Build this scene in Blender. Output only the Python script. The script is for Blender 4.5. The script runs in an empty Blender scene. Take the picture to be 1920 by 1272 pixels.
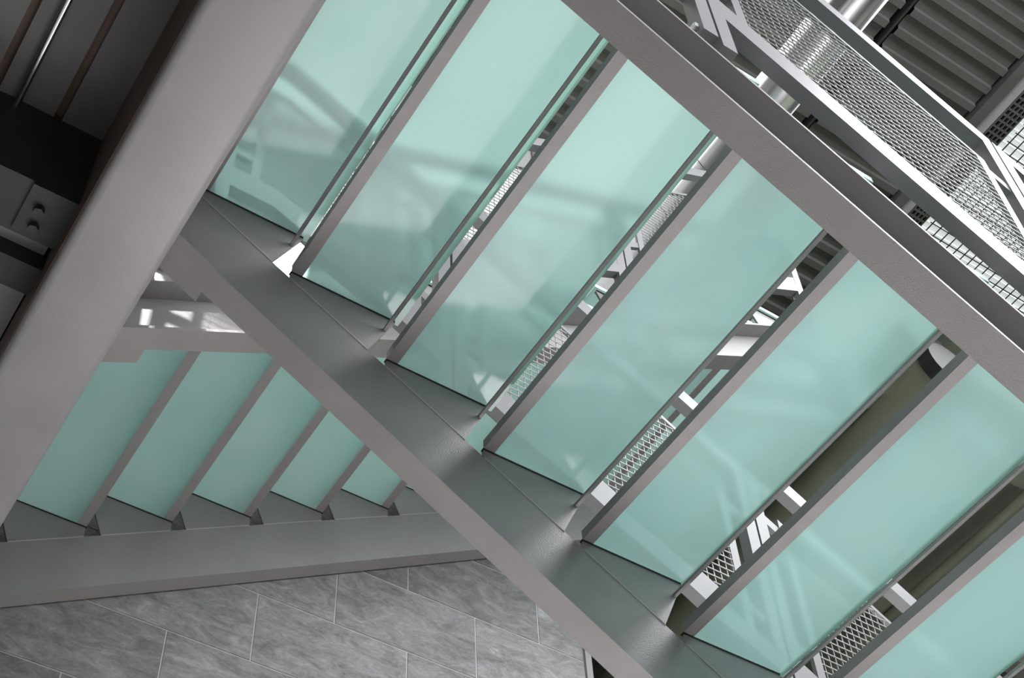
import bpy, math, random
from mathutils import Matrix, Vector
random.seed(4)
S = bpy.context.scene
C = S.collection
H = 1.5                                    # eye height: all z below are relative to the camera, H lifts them above the floor

# ------------------------------------------------------------------ camera
F_PX = 2784.46
RX = (0.8368094, -0.54584228, -0.04249969)      # image right in world axes
RY = (0.41324538, 0.68063237, -0.60495275)      # image down
RZ = (0.35913545, 0.48866735, 0.79512637)       # viewing direction
cam = bpy.data.cameras.new('camera'); camo = bpy.data.objects.new('camera', cam); C.objects.link(camo)
cam.sensor_width = 36.0; cam.lens = F_PX / 1920 * 36.0; cam.clip_start = 0.05; cam.clip_end = 100
M = Matrix(((RX[0], -RY[0], -RZ[0], 0), (RX[1], -RY[1], -RZ[1], 0), (RX[2], -RY[2], -RZ[2], H), (0, 0, 0, 1)))
camo.matrix_world = M
S.camera = camo

# ------------------------------------------------------------------ world, lights, exposure
w = bpy.data.worlds.new('world'); S.world = w; w.use_nodes = True
w.node_tree.nodes['Background'].inputs[0].default_value = (0.93, 0.95, 1.0, 1)
w.node_tree.nodes['Background'].inputs[1].default_value = 0.09
S.view_settings.view_transform = 'Standard'; S.view_settings.look = 'None'
S.view_settings.exposure = 0.0; S.view_settings.gamma = 1.0; S.view_settings.use_curve_mapping = False
try: S.cycles.use_denoising = True
except Exception: pass
S.cycles.max_bounces = 10; S.cycles.transparent_max_bounces = 12

def area(name, loc, target, sx, sy, power, col=(1, 1, 1)):
    l = bpy.data.lights.new(name, 'AREA'); l.shape = 'RECTANGLE'; l.size = sx; l.size_y = sy; l.energy = power; l.color = col
    o = bpy.data.objects.new(name, l); C.objects.link(o)
    o.location = (loc[0], loc[1], loc[2] + H)
    d = Vector((target[0] - loc[0], target[1] - loc[1], target[2] - loc[2]))
    o.rotation_euler = d.to_track_quat('-Z', 'Y').to_euler()
    return o
area('hall_daylight', (3.2, -4.8, 4.9), (2.6, 1.2, 3.2), 8.0, 2.8, 830, (0.94, 0.96, 1.0))     # high windows on the open side of the hall
area('ceiling_lighting', (2.9, 2.7, 7.7), (2.9, 2.7, 0), 5.5, 4.0, 68, (1.0, 0.99, 0.97))
area('lower_tread_fill', (4.8, 0.2, 6.8), (2.7, 1.4, 2.4), 3.0, 2.0, 185, (0.95, 0.98, 1.0))  # added fill lamp, brightens the lower treads of the near flight
area('wall_side_lighting', (1.4, 3.0, 7.6), (1.4, 3.0, 0), 4.0, 2.2, 30, (1.0, 1.0, 0.95))
area('floor_bounce_fill', (2.8, 2.7, 0.9), (2.8, 2.7, -1.5), 2.0, 1.2, 900, (1.0, 0.95, 0.98))    # added lamp aimed at the floor, whose bounce brightens the stair undersides

# ------------------------------------------------------------------ materials
def nodes(name):
    m = bpy.data.materials.new(name); m.use_nodes = True
    nt = m.node_tree; return m, nt, nt.nodes['Principled BSDF'], nt.nodes['Material Output']
def noise(nt, scale, detail=3, rough=.5, dist=0.0, vec=None):
    t = nt.nodes.new('ShaderNodeTexNoise'); t.inputs['Scale'].default_value = scale; t.inputs['Detail'].default_value = detail
    t.inputs['Roughness'].default_value = rough; t.inputs['Distortion'].default_value = dist
    if vec is None:
        g = nt.nodes.new('ShaderNodeNewGeometry'); vec = g.outputs['Position']
    nt.links.new(vec, t.inputs['Vector']); return t
def ramp(nt, fac, stops):
    r = nt.nodes.new('ShaderNodeValToRGB'); e = r.color_ramp.elements
    while len(e) < len(stops): e.new(.5)
    for i, (p, c) in enumerate(stops): e[i].position = p; e[i].color = (*c, 1)
    nt.links.new(fac, r.inputs[0]); return r
def bump(nt, bsdf, h, strength, dist):
    b = nt.nodes.new('ShaderNodeBump'); b.inputs['Strength'].default_value = strength; b.inputs['Distance'].default_value = dist
    nt.links.new(h, b.inputs['Height']); nt.links.new(b.outputs[0], bsdf.inputs['Normal'])
def paint(name, c0, c1, rough=.42, bscale=420, bstr=.25, metal=0.0, cscale=5):
    m, nt, p, o = nodes(name)
    n = noise(nt, cscale, 4, .6); r = ramp(nt, n.outputs[0], [(.3, c0), (.7, c1)])
    nt.links.new(r.outputs[0], p.inputs['Base Color']); p.inputs['Roughness'].default_value = rough; p.inputs['Metallic'].default_value = metal
    if bstr:
        b = noise(nt, bscale, 2, .5); bump(nt, p, b.outputs[0], bstr, .002)
    return m
STEEL = paint('grey_steel_paint', (.285, .276, .268), (.320, .310, .302), .42, 300, .5)
RAIL = paint('rail_grey_paint', (.245, .242, .245), (.275, .271, .275), .4, 300, .08)
BEAMP = paint('landing_beam_paint', (.32, .313, .316), (.37, .362, .366), .38, 160, .22, cscale=3)
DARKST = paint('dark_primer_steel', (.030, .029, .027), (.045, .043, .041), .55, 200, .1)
BROWNST = paint('brown_deck_and_reflection', (.10, .065, .045), (.15, .105, .08), .6, 200, .1)  # brown of the deck plate and of the reflection painted beside the landing beam
SOFFIT = paint('soffit_sheet_metal', (.13, .125, .12), (.17, .165, .16), .5, 60, .05)
RUBBER = paint('black_rubber', (.010, .010, .010), (.014, .014, .014), .6, 200, 0)
ZINC = paint('galvanised_duct', (.62, .62, .64), (.72, .72, .74), .24, 40, .02, 1.0)
WIRE = paint('wire_mesh_zinc', (.36, .37, .35), (.42, .43, .41), .38, 300, 0)
BOLT = paint('zinc_bolt', (.6, .6, .62), (.66, .66, .68), .25, 300, 0, .9)
DECK = paint('ceiling_deck_metal', (.10, .10, .088), (.13, .13, .116), .55, 30, .03)
OLIVE = paint('olive_grey_soffit', (.20, .22, .165), (.26, .28, .21), .6, 30, .05)
PIPE = paint('olive_pipe_paint', (.17, .19, .13), (.22, .24, .17), .4, 30, .02)
FLOORM = paint('grey_floor_tile', (.13, .128, .126), (.17, .167, .165), .5, 30, .05)
BLOCK = paint('pale_block_wall', (.42, .42, .40), (.50, .50, .48), .8, 60, .1)
GROUT = paint('pale_grout', (.50, .50, .49), (.58, .58, .57), .9, 200, .1)
GRILLE = paint('dark_grille', (.03, .03, .03), (.04, .04, .04), .6, 100, 0)

def tile_material():
    m, nt, p, o = nodes('grey_slate_tile')
    tc = nt.nodes.new('ShaderNodeTexCoord'); oi = nt.nodes.new('ShaderNodeObjectInfo')
    g = nt.nodes.new('ShaderNodeNewGeometry')
    mp = nt.nodes.new('ShaderNodeMapping'); mp.inputs['Scale'].default_value = (3.2, 1, 7.5); mp.inputs['Rotation'].default_value = (0, .5, 0)
    ad = nt.nodes.new('ShaderNodeVectorMath'); ad.operation = 'ADD'
    sc = nt.nodes.new('ShaderNodeVectorMath'); sc.operation = 'SCALE'
    cmb = nt.nodes.new('ShaderNodeCombineXYZ')
    for k in range(3): nt.links.new(oi.outputs['Random'], cmb.inputs[k])
    nt.links.new(cmb.outputs[0], sc.inputs[0]); sc.inputs['Scale'].default_value = 40
    nt.links.new(g.outputs['Position'], mp.inputs['Vector']); nt.links.new(mp.outputs[0], ad.inputs[0]); nt.links.new(sc.outputs[0], ad.inputs[1])
    n1 = noise(nt, 2.2, 10, .74, .9, ad.outputs[0]); n2 = noise(nt, 16, 8, .8, .5, ad.outputs[0])
    mx = nt.nodes.new('ShaderNodeMath'); mx.operation = 'ADD'; a1 = nt.nodes.new('ShaderNodeMath'); a1.operation = 'MULTIPLY'; a1.inputs[1].default_value = .55
    nt.links.new(n2.outputs[0], a1.inputs[0]); nt.links.new(n1.outputs[0], mx.inputs[0]); nt.links.new(a1.outputs[0], mx.inputs[1])
    r = ramp(nt, mx.outputs[0], [(.50, (.07, .073, .06)), (.70, (.17, .172, .16)), (.84, (.25, .248, .246)), (1.0, (.37, .365, .37))])
    hv = nt.nodes.new('ShaderNodeHueSaturation'); mr = nt.nodes.new('ShaderNodeMapRange')
    mr.inputs['To Min'].default_value = .8; mr.inputs['To Max'].default_value = 1.18
    nt.links.new(oi.outputs['Random'], mr.inputs['Value']); nt.links.new(mr.outputs[0], hv.inputs['Value']); nt.links.new(r.outputs[0], hv.inputs['Color'])
    nt.links.new(hv.outputs[0], p.inputs['Base Color']); p.inputs['Roughness'].default_value = .55
    bump(nt, p, mx.outputs[0], .35, .006)
    return m
TILE = tile_material()

def frosted(name, tint, deep, w_trans=.82):
    m, nt, p, o = nodes(name); nt.nodes.remove(p)
    n = noise(nt, 2.2, 3, .55, .4); r = ramp(nt, n.outputs[0], [(.35, deep), (.65, tint)])
    sp = noise(nt, 260, 1, .5); sr = ramp(nt, sp.outputs[0], [(.70, (0, 0, 0)), (.78, (1, 1, 1))])
    mixc = nt.nodes.new('ShaderNodeMixRGB'); mixc.inputs[2].default_value = (.86, .95, .93, 1)
    ml = nt.nodes.new('ShaderNodeMath'); ml.operation = 'MULTIPLY'; ml.inputs[1].default_value = .35
    nt.links.new(sr.outputs[0], ml.inputs[0]); nt.links.new(ml.outputs[0], mixc.inputs[0]); nt.links.new(r.outputs[0], mixc.inputs[1])
    tr = nt.nodes.new('ShaderNodeBsdfTranslucent'); nt.links.new(mixc.outputs[0], tr.inputs[0])
    df = nt.nodes.new('ShaderNodeBsdfDiffuse'); nt.links.new(mixc.outputs[0], df.inputs[0])
    rf = nt.nodes.new('ShaderNodeBsdfRefraction'); rf.inputs['Roughness'].default_value = .27; rf.inputs['IOR'].default_value = 1.12
    nt.links.new(mixc.outputs[0], rf.inputs[0])
    m1 = nt.nodes.new('ShaderNodeMixShader'); m1.inputs[0].default_value = .22
    nt.links.new(tr.outputs[0], m1.inputs[1]); nt.links.new(df.outputs[0], m1.inputs[2])
    m2 = nt.nodes.new('ShaderNodeMixShader'); m2.inputs[0].default_value = 1 - w_trans
    nt.links.new(m1.outputs[0], m2.inputs[1]); nt.links.new(rf.outputs[0], m2.inputs[2])
    gl = nt.nodes.new('ShaderNodeBsdfGlossy'); gl.inputs['Roughness'].default_value = .12
    fr = nt.nodes.new('ShaderNodeFresnel'); fr.inputs[0].default_value = 1.45
    m3 = nt.nodes.new('ShaderNodeMixShader'); nt.links.new(fr.outputs[0], m3.inputs[0])
    nt.links.new(m2.outputs[0], m3.inputs[1]); nt.links.new(gl.outputs[0], m3.inputs[2]); nt.links.new(m3.outputs[0], o.inputs[0])
    return m
FROST = frosted('frosted_mint_glass', (.55, .785, .757), (.49, .755, .722))
FROSTE = frosted('frosted_glass_edge_band', (.48, .77, .69), (.44, .74, .66))
def clear_glass():
    m, nt, p, o = nodes('clear_glass_face'); nt.nodes.remove(p)
    t = nt.nodes.new('ShaderNodeBsdfTransparent'); t.inputs[0].default_value = (.92, .98, .96, 1)
    g = nt.nodes.new('ShaderNodeBsdfGlossy'); g.inputs['Roughness'].default_value = .05
    f = nt.nodes.new('ShaderNodeFresnel'); f.inputs[0].default_value = 1.4
    x = nt.nodes.new('ShaderNodeMixShader'); nt.links.new(f.outputs[0], x.inputs[0]); nt.links.new(t.outputs[0], x.inputs[1]); nt.links.new(g.outputs[0], x.inputs[2])
    nt.links.new(x.outputs[0], o.inputs[0]); return m
CLEAR = clear_glass()
m_, nt_, p_, o_ = nodes('ground_glass_edge'); p_.inputs['Base Color'].default_value = (.70, .80, .79, 1); p_.inputs['Roughness'].default_value = .35
GEDGE = m_
def emit(name, col, s):
    m, nt, p, o = nodes(name); p.inputs['Base Color'].default_value = (.8, .8, .8, 1)
    p.inputs['Emission Color'].default_value = (*col, 1); p.inputs['Emission Strength'].default_value = s; return m
LAMPG = emit('lamp_diffuser', (1, .99, .96), 14)
SKYL = emit('skylight_sheet', (.86, .93, .90), .42)

# ------------------------------------------------------------------ helpers
def link(o, parent=None):
    C.objects.link(o)
    if parent is not None: o.parent = parent
    return o
def wloc(o):
    v = Vector((0, 0, 0))
    while o is not None: v += o.location; o = o.parent
    return v
class MB:
    def __init__(s): s.v = []; s.f = []; s.m = []
    def prism(s, poly, y0, y1, mi=0):                  # polygon in (x, z), extruded along y
        n = len(poly); b = len(s.v)
        s.v += [(x, y0, z) for x, z in poly] + [(x, y1, z) for x, z in poly]
        s.f += [tuple(b + i for i in range(n)), tuple(b + 2 * n - 1 - i for i in range(n))]
        s.f += [(b + i, b + n + i, b + n + (i + 1) % n, b + (i + 1) % n) for i in range(n)]
        s.m += [mi] * (n + 2); return s
    def box(s, x0, x1, y0, y1, z0, z1, mi=0): return s.prism([(x0, z0), (x1, z0), (x1, z1), (x0, z1)], y0, y1, mi)
    def sweep(s, prof, a0, a1, fn, mi=0):              # closed profile swept between two stations
        n = len(prof); b = len(s.v)
        s.v += [fn(p, a0) for p in prof] + [fn(p, a1) for p in prof]
        s.f += [tuple(b + n - 1 - i for i in range(n)), tuple(b + n + i for i in range(n))]
        s.f += [(b + i, b + (i + 1) % n, b + n + (i + 1) % n, b + n + i) for i in range(n)]
        s.m += [mi] * (n + 2); return s
    def tube(s, p, q, r, n=12, mi=0):
        p = Vector(p); q = Vector(q); d = (q - p).normalized(); u = d.orthogonal().normalized(); t = d.cross(u)
        pr = [(math.cos(2 * math.pi * i / n) * r, math.sin(2 * math.pi * i / n) * r) for i in range(n)]
        return s.sweep(pr, p, q, lambda c, a: tuple(a + u * c[0] + t * c[1]), mi)
    def mesh(s, name, mats):
        me = bpy.data.meshes.new(name); me.from_pydata(s.v, [], s.f)
        for m in (mats if isinstance(mats, (list, tuple)) else [mats]): me.materials.append(m)
        me.polygons.foreach_set('material_index', s.m)
        import bmesh
        bm = bmesh.new(); bm.from_mesh(me)
        if name == 'tread': bmesh.ops.remove_doubles(bm, verts=bm.verts, dist=1e-5)
        bmesh.ops.recalc_face_normals(bm, faces=bm.faces); bm.to_mesh(me); bm.free()
        return me
    def build(s, name, mats, parent=None, smooth=False, bevel=0):
        """vertices are in camera-height coordinates; stored relative to the parent"""
        off = wloc(parent) if parent is not None else Vector((0, 0, 0))
        if parent is None:
            zs = [v[2] for v in s.v]; xs = [v[0] for v in s.v]; ys = [v[1] for v in s.v]
            off = Vector(((min(xs) + max(xs)) / 2, (min(ys) + max(ys)) / 2, min(zs) + H))
        s.v = [(x - off.x, y - off.y, z + H - off.z) for x, y, z in s.v]
        o = bpy.data.objects.new(name, s.mesh(name, mats))
        if parent is None: o.location = off
        link(o, parent)
        if smooth:
            for p in o.data.polygons: p.use_smooth = True
            e = o.modifiers.new('edge', 'EDGE_SPLIT'); e.split_angle = math.radians(40)
        if bevel:
            bv = o.modifiers.new('bevel', 'BEVEL'); bv.width = bevel; bv.segments = 3; bv.limit_method = 'ANGLE'
        return o
def thing(name, loc, label, cat, group=None):
    o = bpy.data.objects.new(name, None); o.location = (loc[0], loc[1], loc[2] + H); o.empty_display_size = .1
    link(o); tag(o, label, cat, group); return o
def tag(o, label, cat=None, group=None):
    o['label'] = label
    if cat: o['category'] = cat
    if group: o['group'] = group
    return o
def struct(o, label=None):
    o['kind'] = 'structure'
    if label: o['label'] = label
    return o
def copy_tree(o, parent=None):
    c = o.copy(); C.objects.link(c)
    if parent is not None: c.parent = parent; c.matrix_parent_inverse = Matrix.Identity(4)
    for ch in list(o.children): copy_tree(ch, c)
    return c

PITCH = math.radians(31.571); SN, CS = math.sin(PITCH), math.cos(PITCH)
GO, RI = .28, .1711
class Line:                                            # z of a sloped line: sg=+1 goes down with x (near flight), -1 goes up
    def __init__(s, sg): s.sg = sg
    def z(s, x, v): return (v - s.sg * x * SN) / CS
DN, UP = Line(1), Line(-1)
class Bent(Line):                                      # like the near flight, but level towards the landing
    def __init__(s, sg, xb): s.sg = sg; s.xb = xb
    def z(s, x, v): return (v - max(x, s.xb) * SN) / CS
V0 = 2.8305; VT = 3.024                                # near flight: stringer bottom and top
VB0 = 2.3577; VBT = 2.551                              # far flight

# ------------------------------------------------------------------ setting
fl = MB().box(-6, 12, -8, 8, -1.6, -1.5).build('floor', FLOORM); struct(fl, 'grey tiled hall floor')
FZ = -1.5
CZ = 8.0

wb = MB().box(-3.0, 2.915, 3.6345, 3.86, FZ, CZ).build('wall_back', GROUT); struct(wb, 'grey slate tiled wall beside the stairs')
TW, TH = .6026, .3035
g = .0030
tile_mesh = None
def add_tile(x, z, w_):
    global tile_mesh
    off = wloc(wb)
    if w_ > TW - .01 and tile_mesh is not None:
        o = bpy.data.objects.new('tile', tile_mesh)
    else:
        b = MB(); b.v = []; b.box(g, w_ - g, -.010, 0, g, TH - g); me = b.mesh('tile', TILE)
        if w_ > TW - .01: tile_mesh = me
        o = bpy.data.objects.new('tile', me)
    link(o, wb); o.location = (x - off.x, 3.642 - off.y, z + H - off.z)
    return o
rowz = 3.633 * .9163                                    # a horizontal joint
jx_even = 3.633 * .4112                                 # a vertical joint in the row above that joint
for r in range(-7, 8):
    z = rowz + r * TH
    off = jx_even if r % 2 == 0 else jx_even + TW / 2
    k = math.floor((-.9 - off) / TW)
    x = off + k * TW
    while x < 2.9:
        w_ = min(TW, 2.915 - x)
        if w_ > .03: add_tile(x, z, w_)
        x += TW
struct(MB().box(2.915, 2.945, 3.62, 3.9, FZ, CZ).build('trim_1', STEEL), 'metal corner trim at the end of the tiled wall')
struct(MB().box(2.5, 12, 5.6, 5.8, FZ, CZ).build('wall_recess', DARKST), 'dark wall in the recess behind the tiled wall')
struct(MB().box(11.8, 12, -8, 5.6, FZ, CZ).build('wall_right', BLOCK), 'pale block wall at the far end of the hall')

# corrugated ceiling sheets between beams
def deck(x0, x1, y0, y1, z, pitch, dep=.026):
    b = MB(); y = y0
    pts = []
    while y < y1:
        pts += [(y, z + dep), (y + pitch * .56, z + dep), (y + pitch * .62, z), (y + pitch * .94, z)]
        y += pitch
    n = len(pts)
    b.v = [(x0, p[0], p[1]) for p in pts] + [(x1, p[0], p[1]) for p in pts]
    b.f = [(i, i + 1, n + i + 1, n + i) for i in range(n - 1)]; b.m = [0] * len(b.f)
    return b
ce = MB().box(-6, 12, -8, 5.6, CZ + .25, CZ + .35).build('ceiling', DECK); struct(ce, 'dark hall ceiling carrying corrugated deck sheets')
XS = [-4.2, -2.15, -.1, 1.95, 4.27, 5.105]
for i in range(len(XS) - 1):
    d_ = deck(XS[i] + .035, XS[i + 1] - .035, -4.5, 5.5, CZ, .141).build('deck_sheet', DECK, ce)
    MB().box(XS[i] - .008, XS[i] + .008, -4.5, 5.5, CZ - .01, CZ + .2).build('deck_joint', DARKST, ce)
struct(MB().box(5.085, 5.158, -4.5, 5.5, CZ - .03, CZ + .2).build('trim_2', DECK), 'dark ceiling beam closing the corrugated deck')
struct(MB().box(5.158, 5.17, -4.5, 5.5, CZ - .04, CZ + .0).build('trim_3', RAIL), 'pale flange edge of the ceiling beam')

# ------------------------------------------------------------------ stair flights
def c_channel(y_web, y_toe, v0, v1, t=.009):
    s = 1 if y_toe > y_web else -1
    return [(y_web, v0), (y_toe, v0), (y_toe, v0 + t), (y_web + s * t, v0 + t), (y_web + s * t, v1 - t), (y_toe, v1 - t), (y_toe, v1), (y_web, v1)]

def tread_mesh_set(sg, yw0, yw1, yin0, yin1):
    """meshes of one tread in local coordinates; x=0 is the glass edge at the support bar, nosing at +.283*sg, z=0 glass underside"""
    X = lambda x: x * sg
    ND = .283; T = .020
    b = MB()
    def quad(p, mi): k = len(b.v); b.v += p; b.f.append((k, k + 1, k + 2, k + 3)); b.m.append(mi)
    e = ND - .016
    quad([(X(0), yw0, 0), (X(e), yw0, 0), (X(e), yw1, 0), (X(0), yw1, 0)], 0)
    quad([(X(e), yw0, 0), (X(ND), yw0, 0), (X(ND), yw1, 0), (X(e), yw1, 0)], 1)
    quad([(X(0), yw0, T), (X(ND), yw0, T), (X(ND), yw1, T), (X(0), yw1, T)], 2)
    quad([(X(0), yw0, 0), (X(0), yw1, 0), (X(0), yw1, T), (X(0), yw0, T)], 2)
    quad([(X(ND), yw0, 0), (X(ND), yw1, 0), (X(ND), yw1, T), (X(ND), yw0, T)], 2)
    quad([(X(0), yw0, 0), (X(ND), yw0, 0), (X(ND), yw0, T), (X(0), yw0, T)], 3)
    quad([(X(0), yw1, 0), (X(ND), yw1, 0), (X(ND), yw1, T), (X(0), yw1, T)], 3)
    glass = b.mesh('tread', [FROST, FROSTE, CLEAR, GEDGE])
    bar = MB().box(min(X(-.031), X(0)), max(X(-.031), X(0)), yin0, yin1, 0, .030).mesh('support_bar', STEEL)
    rx = ND - .043
    rod = MB().box(min(X(rx - .0045), X(rx + .0045)), max(X(rx - .0045), X(rx + .0045)), yin0, yin1, -.0615, -.0525).mesh('safety_bar', STEEL)
    pads = [MB().box(min(X(-.033), X(ND - .014)), max(X(-.033), X(ND - .014)), ya, yb_, -.004, 0).mesh('rubber_pad', RUBBER)
            for ya, yb_ in ((yin0 - .014, yin0 + .002), (yin1 - .002, yin1 + .009))]
    return glass, bar, rod, *pads

def tooth(sg, line, x_bar, zg, ND=.283):
    """bracket plate outline in (x, z): x_bar glass edge at the bar, zg glass underside"""
    X = lambda d: x_bar + sg * d
    vt = VT if line is DN else VBT
    zs = lambda x: line.z(x, vt)
    xa, xb, xc, xd = X(-.030), X(-.030), X(ND - .012), X(ND - .088)
    return [(xa, zs(xa)), (xb, zg - .004), (xc, zg - .004), (xd, zs(xd))]

def flight(label, line, sg, v0, vt, ywo, yto, ywi, yti, xr, n, xbar0, zg0, glass_y, plates, k0=0):
    """ywo/yto: web and toe of the outer stringer, ywi/yti: of the inner one"""
    root = thing('stair_flight', (xr[0], (ywo + ywi) / 2, min(line.z(xr[0], v0), line.z(xr[1], v0))), label, 'staircase')
    lo, hi = min(ywo, ywi), max(ywo, ywi)
    st = {}
    for nm, yw, yt in (('a', ywo, yto), ('b', ywi, yti)):
        prof = c_channel(yw, yt, v0, vt)
        o = MB().sweep(prof, xr[0], xr[1], lambda p, x: (x, p[0], line.z(x, p[1]))).build('stringer', STEEL, root)
        st[nm] = (o, yw, yt)
    tm = tread_mesh_set(sg, glass_y[0], glass_y[1], lo, hi)
    off = wloc(root)
    for k in range(k0, k0 + n):
        xb = xbar0 + GO * k; zg = zg0 - line.sg * RI * k
        t = bpy.data.objects.new('tread', tm[0]); link(t, root); t.location = (xb - off.x, -off.y, zg + H - off.z)
        for nm, me in zip(('support_bar', 'safety_bar', 'rubber_pad', 'rubber_pad'), tm[1:]):
            link(bpy.data.objects.new(nm, me), t)
        for nm in st:
            o, yw, yt = st[nm]; s = 1 if yt > yw else -1
            tp = tooth(sg, line, xb, zg); yi = yw + s * .0004
            MB().prism(tp, min(yi, yw + s * .010), max(yi, yw + s * .010)).build('tread_bracket', STEEL, o)
            wx = [tp[0][0], tp[3][0]]; d = .0022
            MB().prism([(wx[0], line.z(wx[0], vt) - d), (wx[1], line.z(wx[1], vt) - d), (wx[1], line.z(wx[1], vt) + d), (wx[0], line.z(wx[0], vt) + d)],
                       min(yw - s * .002, yw + s * .002), max(yw - s * .002, yw + s * .002)).build('weld_bead', BLOCK, o)
    for nm, (x0, x1, y0, y1) in plates.items():
        o = st[nm][0]
        MB().sweep([(y0, v0 - .010), (y1, v0 - .010), (y1, v0 + .0), (y0, v0 + .0)], x0, x1, lambda p, x: (x, p[0], line.z(x, p[1]))).build('splice_plate', STEEL, o)
    return root

A = flight('near flight of steel stairs with mint glass treads descending from the landing', DN, 1, V0, VT, .943, .868, 2.006, 2.080,
           (.5005, 8.1), 27, .555, 3.2563, (.918, 2.015), {'b': (.500, .610, 1.993, 2.106), 'a': (.500, .610, .845, .950)}, 0)
B = flight('far flight of steel stairs with mint glass treads rising along the tiled wall', UP, -1, VB0, VBT, 2.463, 2.384, 3.554, 3.624,
           (.5005, 3.42), 10, .803, 3.5505, (2.440, 3.578), {'a': (.500, .605, 2.372, 2.505), 'b': (.500, .605, 3.53, 3.626)}, 0)

# ------------------------------------------------------------------ landing
ld = thing('landing', (-.4, 2.2, 2.96), 'dark steel stair landing on a wide grey tube beam', 'landing')
bm_ = MB().box(.283, .500, .60, 3.63, 2.955, 3.395).build('landing_beam', BEAMP, ld, bevel=.022)
for P_ in bm_.data.polygons: P_.use_smooth = True
MB().box(.2795, .283, .60, 3.63, 2.985, 3.395).build('reflection_strip', BROWNST, ld)  # brown reflection on the beam's side, put into the colour of a thin plate
GX = [.158 - .168 * i for i in range(12)]
edges = [.283] + GX
for i in range(len(GX)):
    x1 = (edges[i] - .011) if i > 0 else .283
    x0 = GX[i] + .011
    MB().box(x0, x1, .60, 3.63, 3.40, 3.412).build('deck_plank', SOFFIT, ld)
MB().box(GX[-1], .56, .60, 3.63, 3.425, 3.44).build('deck_plate', BROWNST, ld)
MB().tube((.054, .6, 3.375), (.054, 3.63, 3.375), .0095, 12).build('conduit', ZINC, ld, smooth=True)
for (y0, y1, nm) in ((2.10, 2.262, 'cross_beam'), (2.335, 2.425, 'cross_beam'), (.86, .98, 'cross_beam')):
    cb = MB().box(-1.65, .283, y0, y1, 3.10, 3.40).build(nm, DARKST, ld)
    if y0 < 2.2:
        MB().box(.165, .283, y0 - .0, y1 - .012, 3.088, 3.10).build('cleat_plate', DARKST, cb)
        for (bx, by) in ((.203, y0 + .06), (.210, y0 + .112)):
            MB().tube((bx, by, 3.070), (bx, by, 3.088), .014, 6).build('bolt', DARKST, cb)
MB().box(-1.65, .27, 2.262, 2.335, 3.16, 3.17).build('lit_soffit_panel', RAIL, ld)  # both panels: light on the deck underside, put into a paler colour
MB().box(-1.65, .275, 2.425, 3.55, 3.16, 3.17).build('lit_soffit_panel', RAIL, ld)

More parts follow.
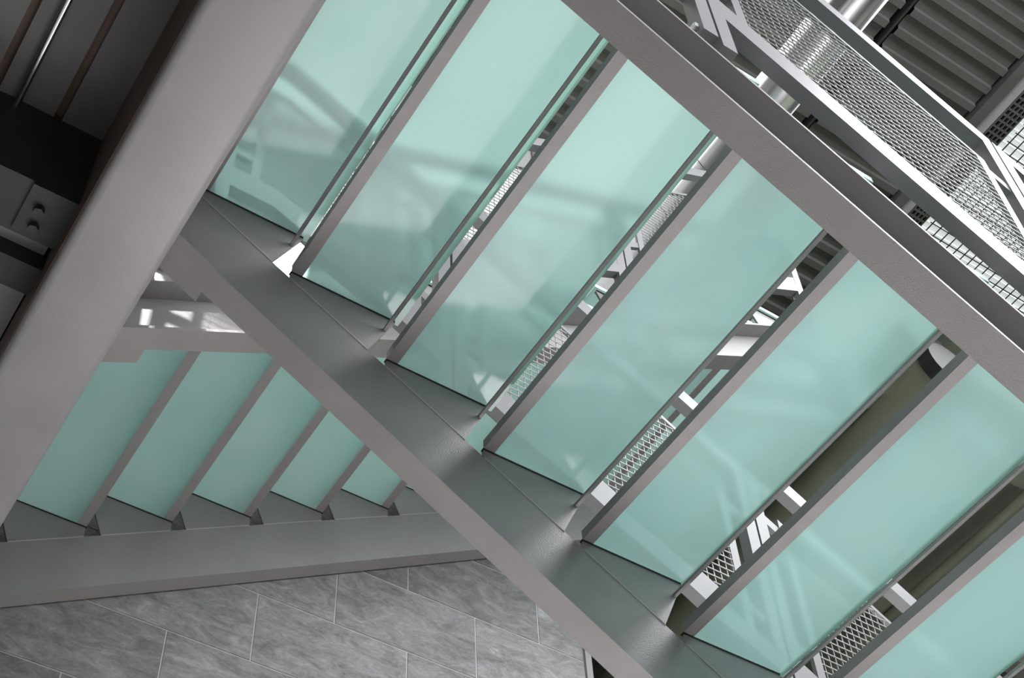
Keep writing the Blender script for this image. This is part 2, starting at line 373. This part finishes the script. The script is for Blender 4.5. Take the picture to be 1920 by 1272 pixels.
# ------------------------------------------------------------------ railing panels
def railing_proto(line, P, yf, ym, toe_side, dv, left_stub=True, left_zb=None):
    """one welded frame with wire mesh, x = 0..P from the joint; yf visible face, frame .036 deep; dv lifts all v"""
    y0, y1 = yf, yf + .036
    r = bpy.data.objects.new('railing_panel', None); r.empty_display_size = .1; link(r)
    Lz = lambda x, v: line.z(x, v + dv)
    base = Vector((0, 0, 0))
    def sl(b, xa, xb, va, vb, ya=None, yb=None):
        k_ = getattr(line, 'xb', None); mid = [k_] if k_ is not None and xa < k_ < xb else []
        xs = [xa] + mid + [xb]
        b.prism([(x, Lz(x, va)) for x in xs] + [(x, Lz(x, vb)) for x in reversed(xs)], y0 if ya is None else ya, y1 if yb is None else yb); return b
    def put(nm, b, mat):
        b.v = [(x, y, z) for x, y, z in b.v]
        o = bpy.data.objects.new(nm, b.mesh(nm, mat)); link(o, r); return o
    for (xa, xb) in ((.004, .043), (P - .043, P - .004)):
        xm = xa if line is UP else xb
        zb = max(Lz(xa, 3.024), Lz(xb, 3.024)) + .075
        if xa < .1 and left_zb is not None: zb = left_zb
        b = MB().prism([(xa, zb), (xb, zb), (xb, Lz(xb, 4.048)), (xa, Lz(xa, 4.048))], y0, y1)
        po = put('post', b, RAIL)
        # stub plate welded to the stringer and bolted to the post
        xs = xa + .003
        b = MB().prism([(xs, Lz(xs, 3.0252)), (xb - .003, Lz(xb - .003, 3.0252)), (xb - .003, zb + .10), (xs, zb + .10)], (y1 if toe_side < 0 else y0 - .010), (y1 + .010 if toe_side < 0 else y0))
        if xa < .1 and not left_stub: continue
        put('stub_plate', b, STEEL)
        for dz in ((.03,) if xa > .1 else ()):
            b = MB().tube((xa - .012, yf + .018, zb + dz), (xa, yf + .018, zb + dz), .010, 6)
            put('bolt', b, BOLT)
    put('top_rail', sl(MB(), .043, P - .043, 3.995, 4.048), RAIL)
    put('bottom_rail', sl(MB(), .043, P - .043, 3.2545, 3.2985), RAIL)
    fr = MB()
    sl(fr, .043, P - .043, 3.2995, 3.343, y0 + .001, y0 + .014)
    sl(fr, .092, .120, 3.343, 3.838, y0 + .001, y0 + .014)
    sl(fr, P - .125, P - .098, 3.343, 3.838, y0 + .001, y0 + .014)
    sl(fr, .120, P - .125, 3.826, 3.838, y0 + .001, y0 + .014)
    for vv in (3.42, 3.78):
        sl(fr, .043, .092, vv, vv + .03, y0 + .004, y0 + .020)
        sl(fr, P - .098, P - .043, vv, vv + .03, y0 + .004, y0 + .020)
    put('mesh_frame', fr, RAIL)
    # wire mesh, 25 mm squares
    wm = MB(); rr = .0012; xa, xb = .120, P - .125; va, vb = 3.343, 3.826
    x = xa + .012
    while x < xb:
        wm.box(x - rr, x + rr, ym - rr, ym + rr, Lz(x, va), Lz(x, vb)); x += .0247
    zlo = min(Lz(xa, va), Lz(xb, va)); zhi = max(Lz(xa, vb), Lz(xb, vb))
    z = zlo + .010
    while z < zhi:
        xs_ = []
        # x range where va <= v <= vb
        n = 60; ins = [xa + (xb - xa) * i / n for i in range(n + 1) if Lz(xa + (xb - xa) * i / n, va) <= z <= Lz(xa + (xb - xa) * i / n, vb)]
        if len(ins) > 1:
            wm.box(ins[0], ins[-1], ym - 3 * rr, ym - rr, z - rr, z + rr)
        z += .0242
    o = put('wire_mesh', wm, WIRE); o['kind'] = 'stuff'
    return r
def place_railing(proto, first, line, X, label, group):
    r = proto if first else copy_tree(proto)
    zoff = line.z(X, 0)
    r.location = (X, 0, zoff + H); tag(r, label, 'railing', group)
    return r
ORD = ['first', 'second', 'third', 'fourth', 'fifth', 'sixth', 'seventh', 'eighth']
GA = 'mesh railing panels along the stairs'
PA = 1.0
pr = railing_proto(DN, PA, .868, .873, -1, 0.0, left_stub=False)
place_railing(pr, True, DN, .243, 'grey mesh railing panel, outer side of near flight, starting at the landing', GA)
pr = railing_proto(DN, PA, .868, .873, -1, 0.0)
for i, X in enumerate([1.243, 2.243, 3.243, 4.243, 5.243, 6.243]):
    place_railing(pr, i == 0, DN, X, 'grey mesh railing panel, outer side of near flight, %s below the landing' % ORD[i + 1], GA)
XI = .566
pr = railing_proto(Bent(1, .735 - XI), 1.288 - XI, 2.018, 2.023, -1, 0.0, left_stub=False, left_zb=3.25 - DN.z(XI, 0))
place_railing(pr, True, DN, XI, 'grey mesh railing panel bending level at the landing, inner side of near flight', GA)
pr = railing_proto(DN, PA, 2.018, 2.023, -1, 0.0)
for i, X in enumerate([1.288, 2.288, 3.288, 4.288, 5.288, 6.288]):
    place_railing(pr, i == 0, DN, X, 'grey mesh railing panel, inner side of near flight, %s below the landing' % ORD[i + 1], GA)
PB = 1.06
pr = railing_proto(UP, .70, 2.384, 2.389, -1, VB0 - V0)
place_railing(pr, True, UP, .566, 'short grey mesh railing panel, inner side of far flight, starting at the landing', GA)
pr = railing_proto(UP, PB, 2.384, 2.389, -1, VB0 - V0)
for i, X in enumerate([1.266, 2.326]):
    place_railing(pr, i == 0, UP, X, 'grey mesh railing panel, inner side of far flight, %s above the landing' % ORD[i + 1], GA)

# ------------------------------------------------------------------ upper floor beyond the far flight
uf = thing('upper_floor', (5.2, 3.9, 4.95), 'olive grey upper floor slab with steel edge beam above the far flight', 'floor slab')
MB().box(3.42, 3.60, 2.36, 5.55, 4.95, 5.27).build('edge_beam', STEEL, uf)
MB().box(3.60, 9.5, 2.10, 5.55, 5.27, 5.45).build('slab', OLIVE, uf)
for i in range(9):
    x0 = 4.25 + .55 * i
    MB().box(x0, x0 + .16, 2.36, 5.55, 5.17, 5.27).build('soffit_rib', OLIVE, uf)
for i in range(3):
    y0 = 2.5 + 1.0 * i
    MB().box(3.6, 9.5, y0, y0 + .10, 5.05, 5.27).build('joist', OLIVE, uf)

def pipe(x, y0, y1, z, r, label, mat, name='pipe', cat='pipe', rings=0):
    t = thing(name, (x, (y0 + y1) / 2, z - r), label, cat)
    MB().tube((x, y0, z), (x, y1, z), r, 40).build('body', mat, t, smooth=True)
    n = 0
    if rings:
        y = y0 + .2
        while y < y1:
            MB().tube((x, y - .006, z), (x, y + .006, z), r + .006, 40).build('seam_ring', mat, t, smooth=True); y += rings
    return t
tp_ = pipe(3.98, 2.27, 5.5, 5.02, .115, 'thick olive grey pipe hanging under the upper floor, nearest the stairs', PIPE)
MB().tube((3.98, 2.20, 5.02), (3.98, 2.27, 5.02), .122, 24).build('end_cap', RUBBER, tp_, smooth=True)
MB().box(3.95, 4.01, 2.215, 2.255, 5.13, 5.27).build('hanger', RUBBER, tp_)
pipe(4.86, 2.40, 5.5, 5.02, .030, 'thin olive pipe under the upper floor, nearer of two', PIPE)
pipe(5.02, 2.40, 5.5, 5.02, .045, 'thin olive pipe under the upper floor, further of two', PIPE)
pipe(3.22, -1.5, 5.5, 6.5, .125, 'shiny round galvanised ventilation duct under the ceiling', ZINC, 'ventilation_duct', 'duct', .32)

# skylight and grille past the ceiling beam
gr = thing('ceiling_grille', (5.31, 1.5, CZ - .03), 'dark slatted ceiling grille beyond the ceiling beam', 'grille')
MB().box(5.25, 5.375, -2, 4, CZ + .02, CZ + .05).build('backing', GRILLE, gr)
fr = MB()
for x_ in (5.25, 5.282, 5.313, 5.344, 5.375): fr.box(x_ - .004, x_ + .004, -2, 4, CZ - .01, CZ + .02)
fr.build('frame', DECK, gr)
sl_ = MB(); y = -2.0
while y < 4: sl_.box(5.25, 5.375, y, y + .012, CZ - .008, CZ + .012); y += .045
so = sl_.build('slat', DECK, gr); so['kind'] = 'stuff'
bl = MB().box(5.172, 5.245, -2, 4, CZ, CZ + .05).build('ceiling_strip', BLOCK); tag(bl, 'pale block strip between the ceiling beam and grille', 'ceiling strip')
sk = thing('skylight', (6.3, 1.5, CZ), 'bright corrugated skylight panel behind a wire safety net', 'skylight')
deck(5.385, 7.6, -2, 4, CZ + .05, .05, .02).build('sheet', SKYL, sk)
nb = MB(); y = -2.0
while y < 4: nb.box(5.385, 7.6, y, y + .006, CZ - .05, CZ - .044); y += .07
x = 5.40
while x < 7.6: nb.box(x, x + .006, -2, 4, CZ - .05, CZ - .044); x += .07
no = nb.build('safety_net', DARKST, sk); no['kind'] = 'stuff'

# ------------------------------------------------------------------ lamps near the landing
lp = thing('bulkhead_lamp', (.925, 2.34, 3.62), 'small glowing white bulkhead lamp on the inner stringer of the far flight', 'lamp')
MB().box(.885, .970, 2.290, 2.372, 3.625, 3.750).build('diffuser', LAMPG, lp, bevel=.012)
MB().box(.875, .980, 2.372, 2.384, 3.560, 3.760).build('housing', RAIL, lp)
sp = thing('spotlight', (.45, .25, 4.65), 'small grey spotlight aimed at the railing beside the landing', 'lamp')
def spot():
    p = Vector((.45, .25, 4.75)); t = Vector((.68, 2.02, 3.56)); d = (t - p).normalized()
    MB().tube(p - d * .16, p, .04, 24).build('housing', DARKST, sp, smooth=True)
    MB().tube(p - d * .14, (.45, .25, 8.0), .010, 10).build('stem', DARKST, sp)
    l = bpy.data.lights.new('spot_beam', 'SPOT'); l.energy = 800; l.spot_size = math.radians(15); l.spot_blend = .5; l.shadow_soft_size = .04
    o = bpy.data.objects.new('spot_beam', l); C.objects.link(o); q = p + d * .02; o.location = (q.x, q.y, q.z + H)
    o.rotation_euler = d.to_track_quat('-Z', 'Y').to_euler()
spot()
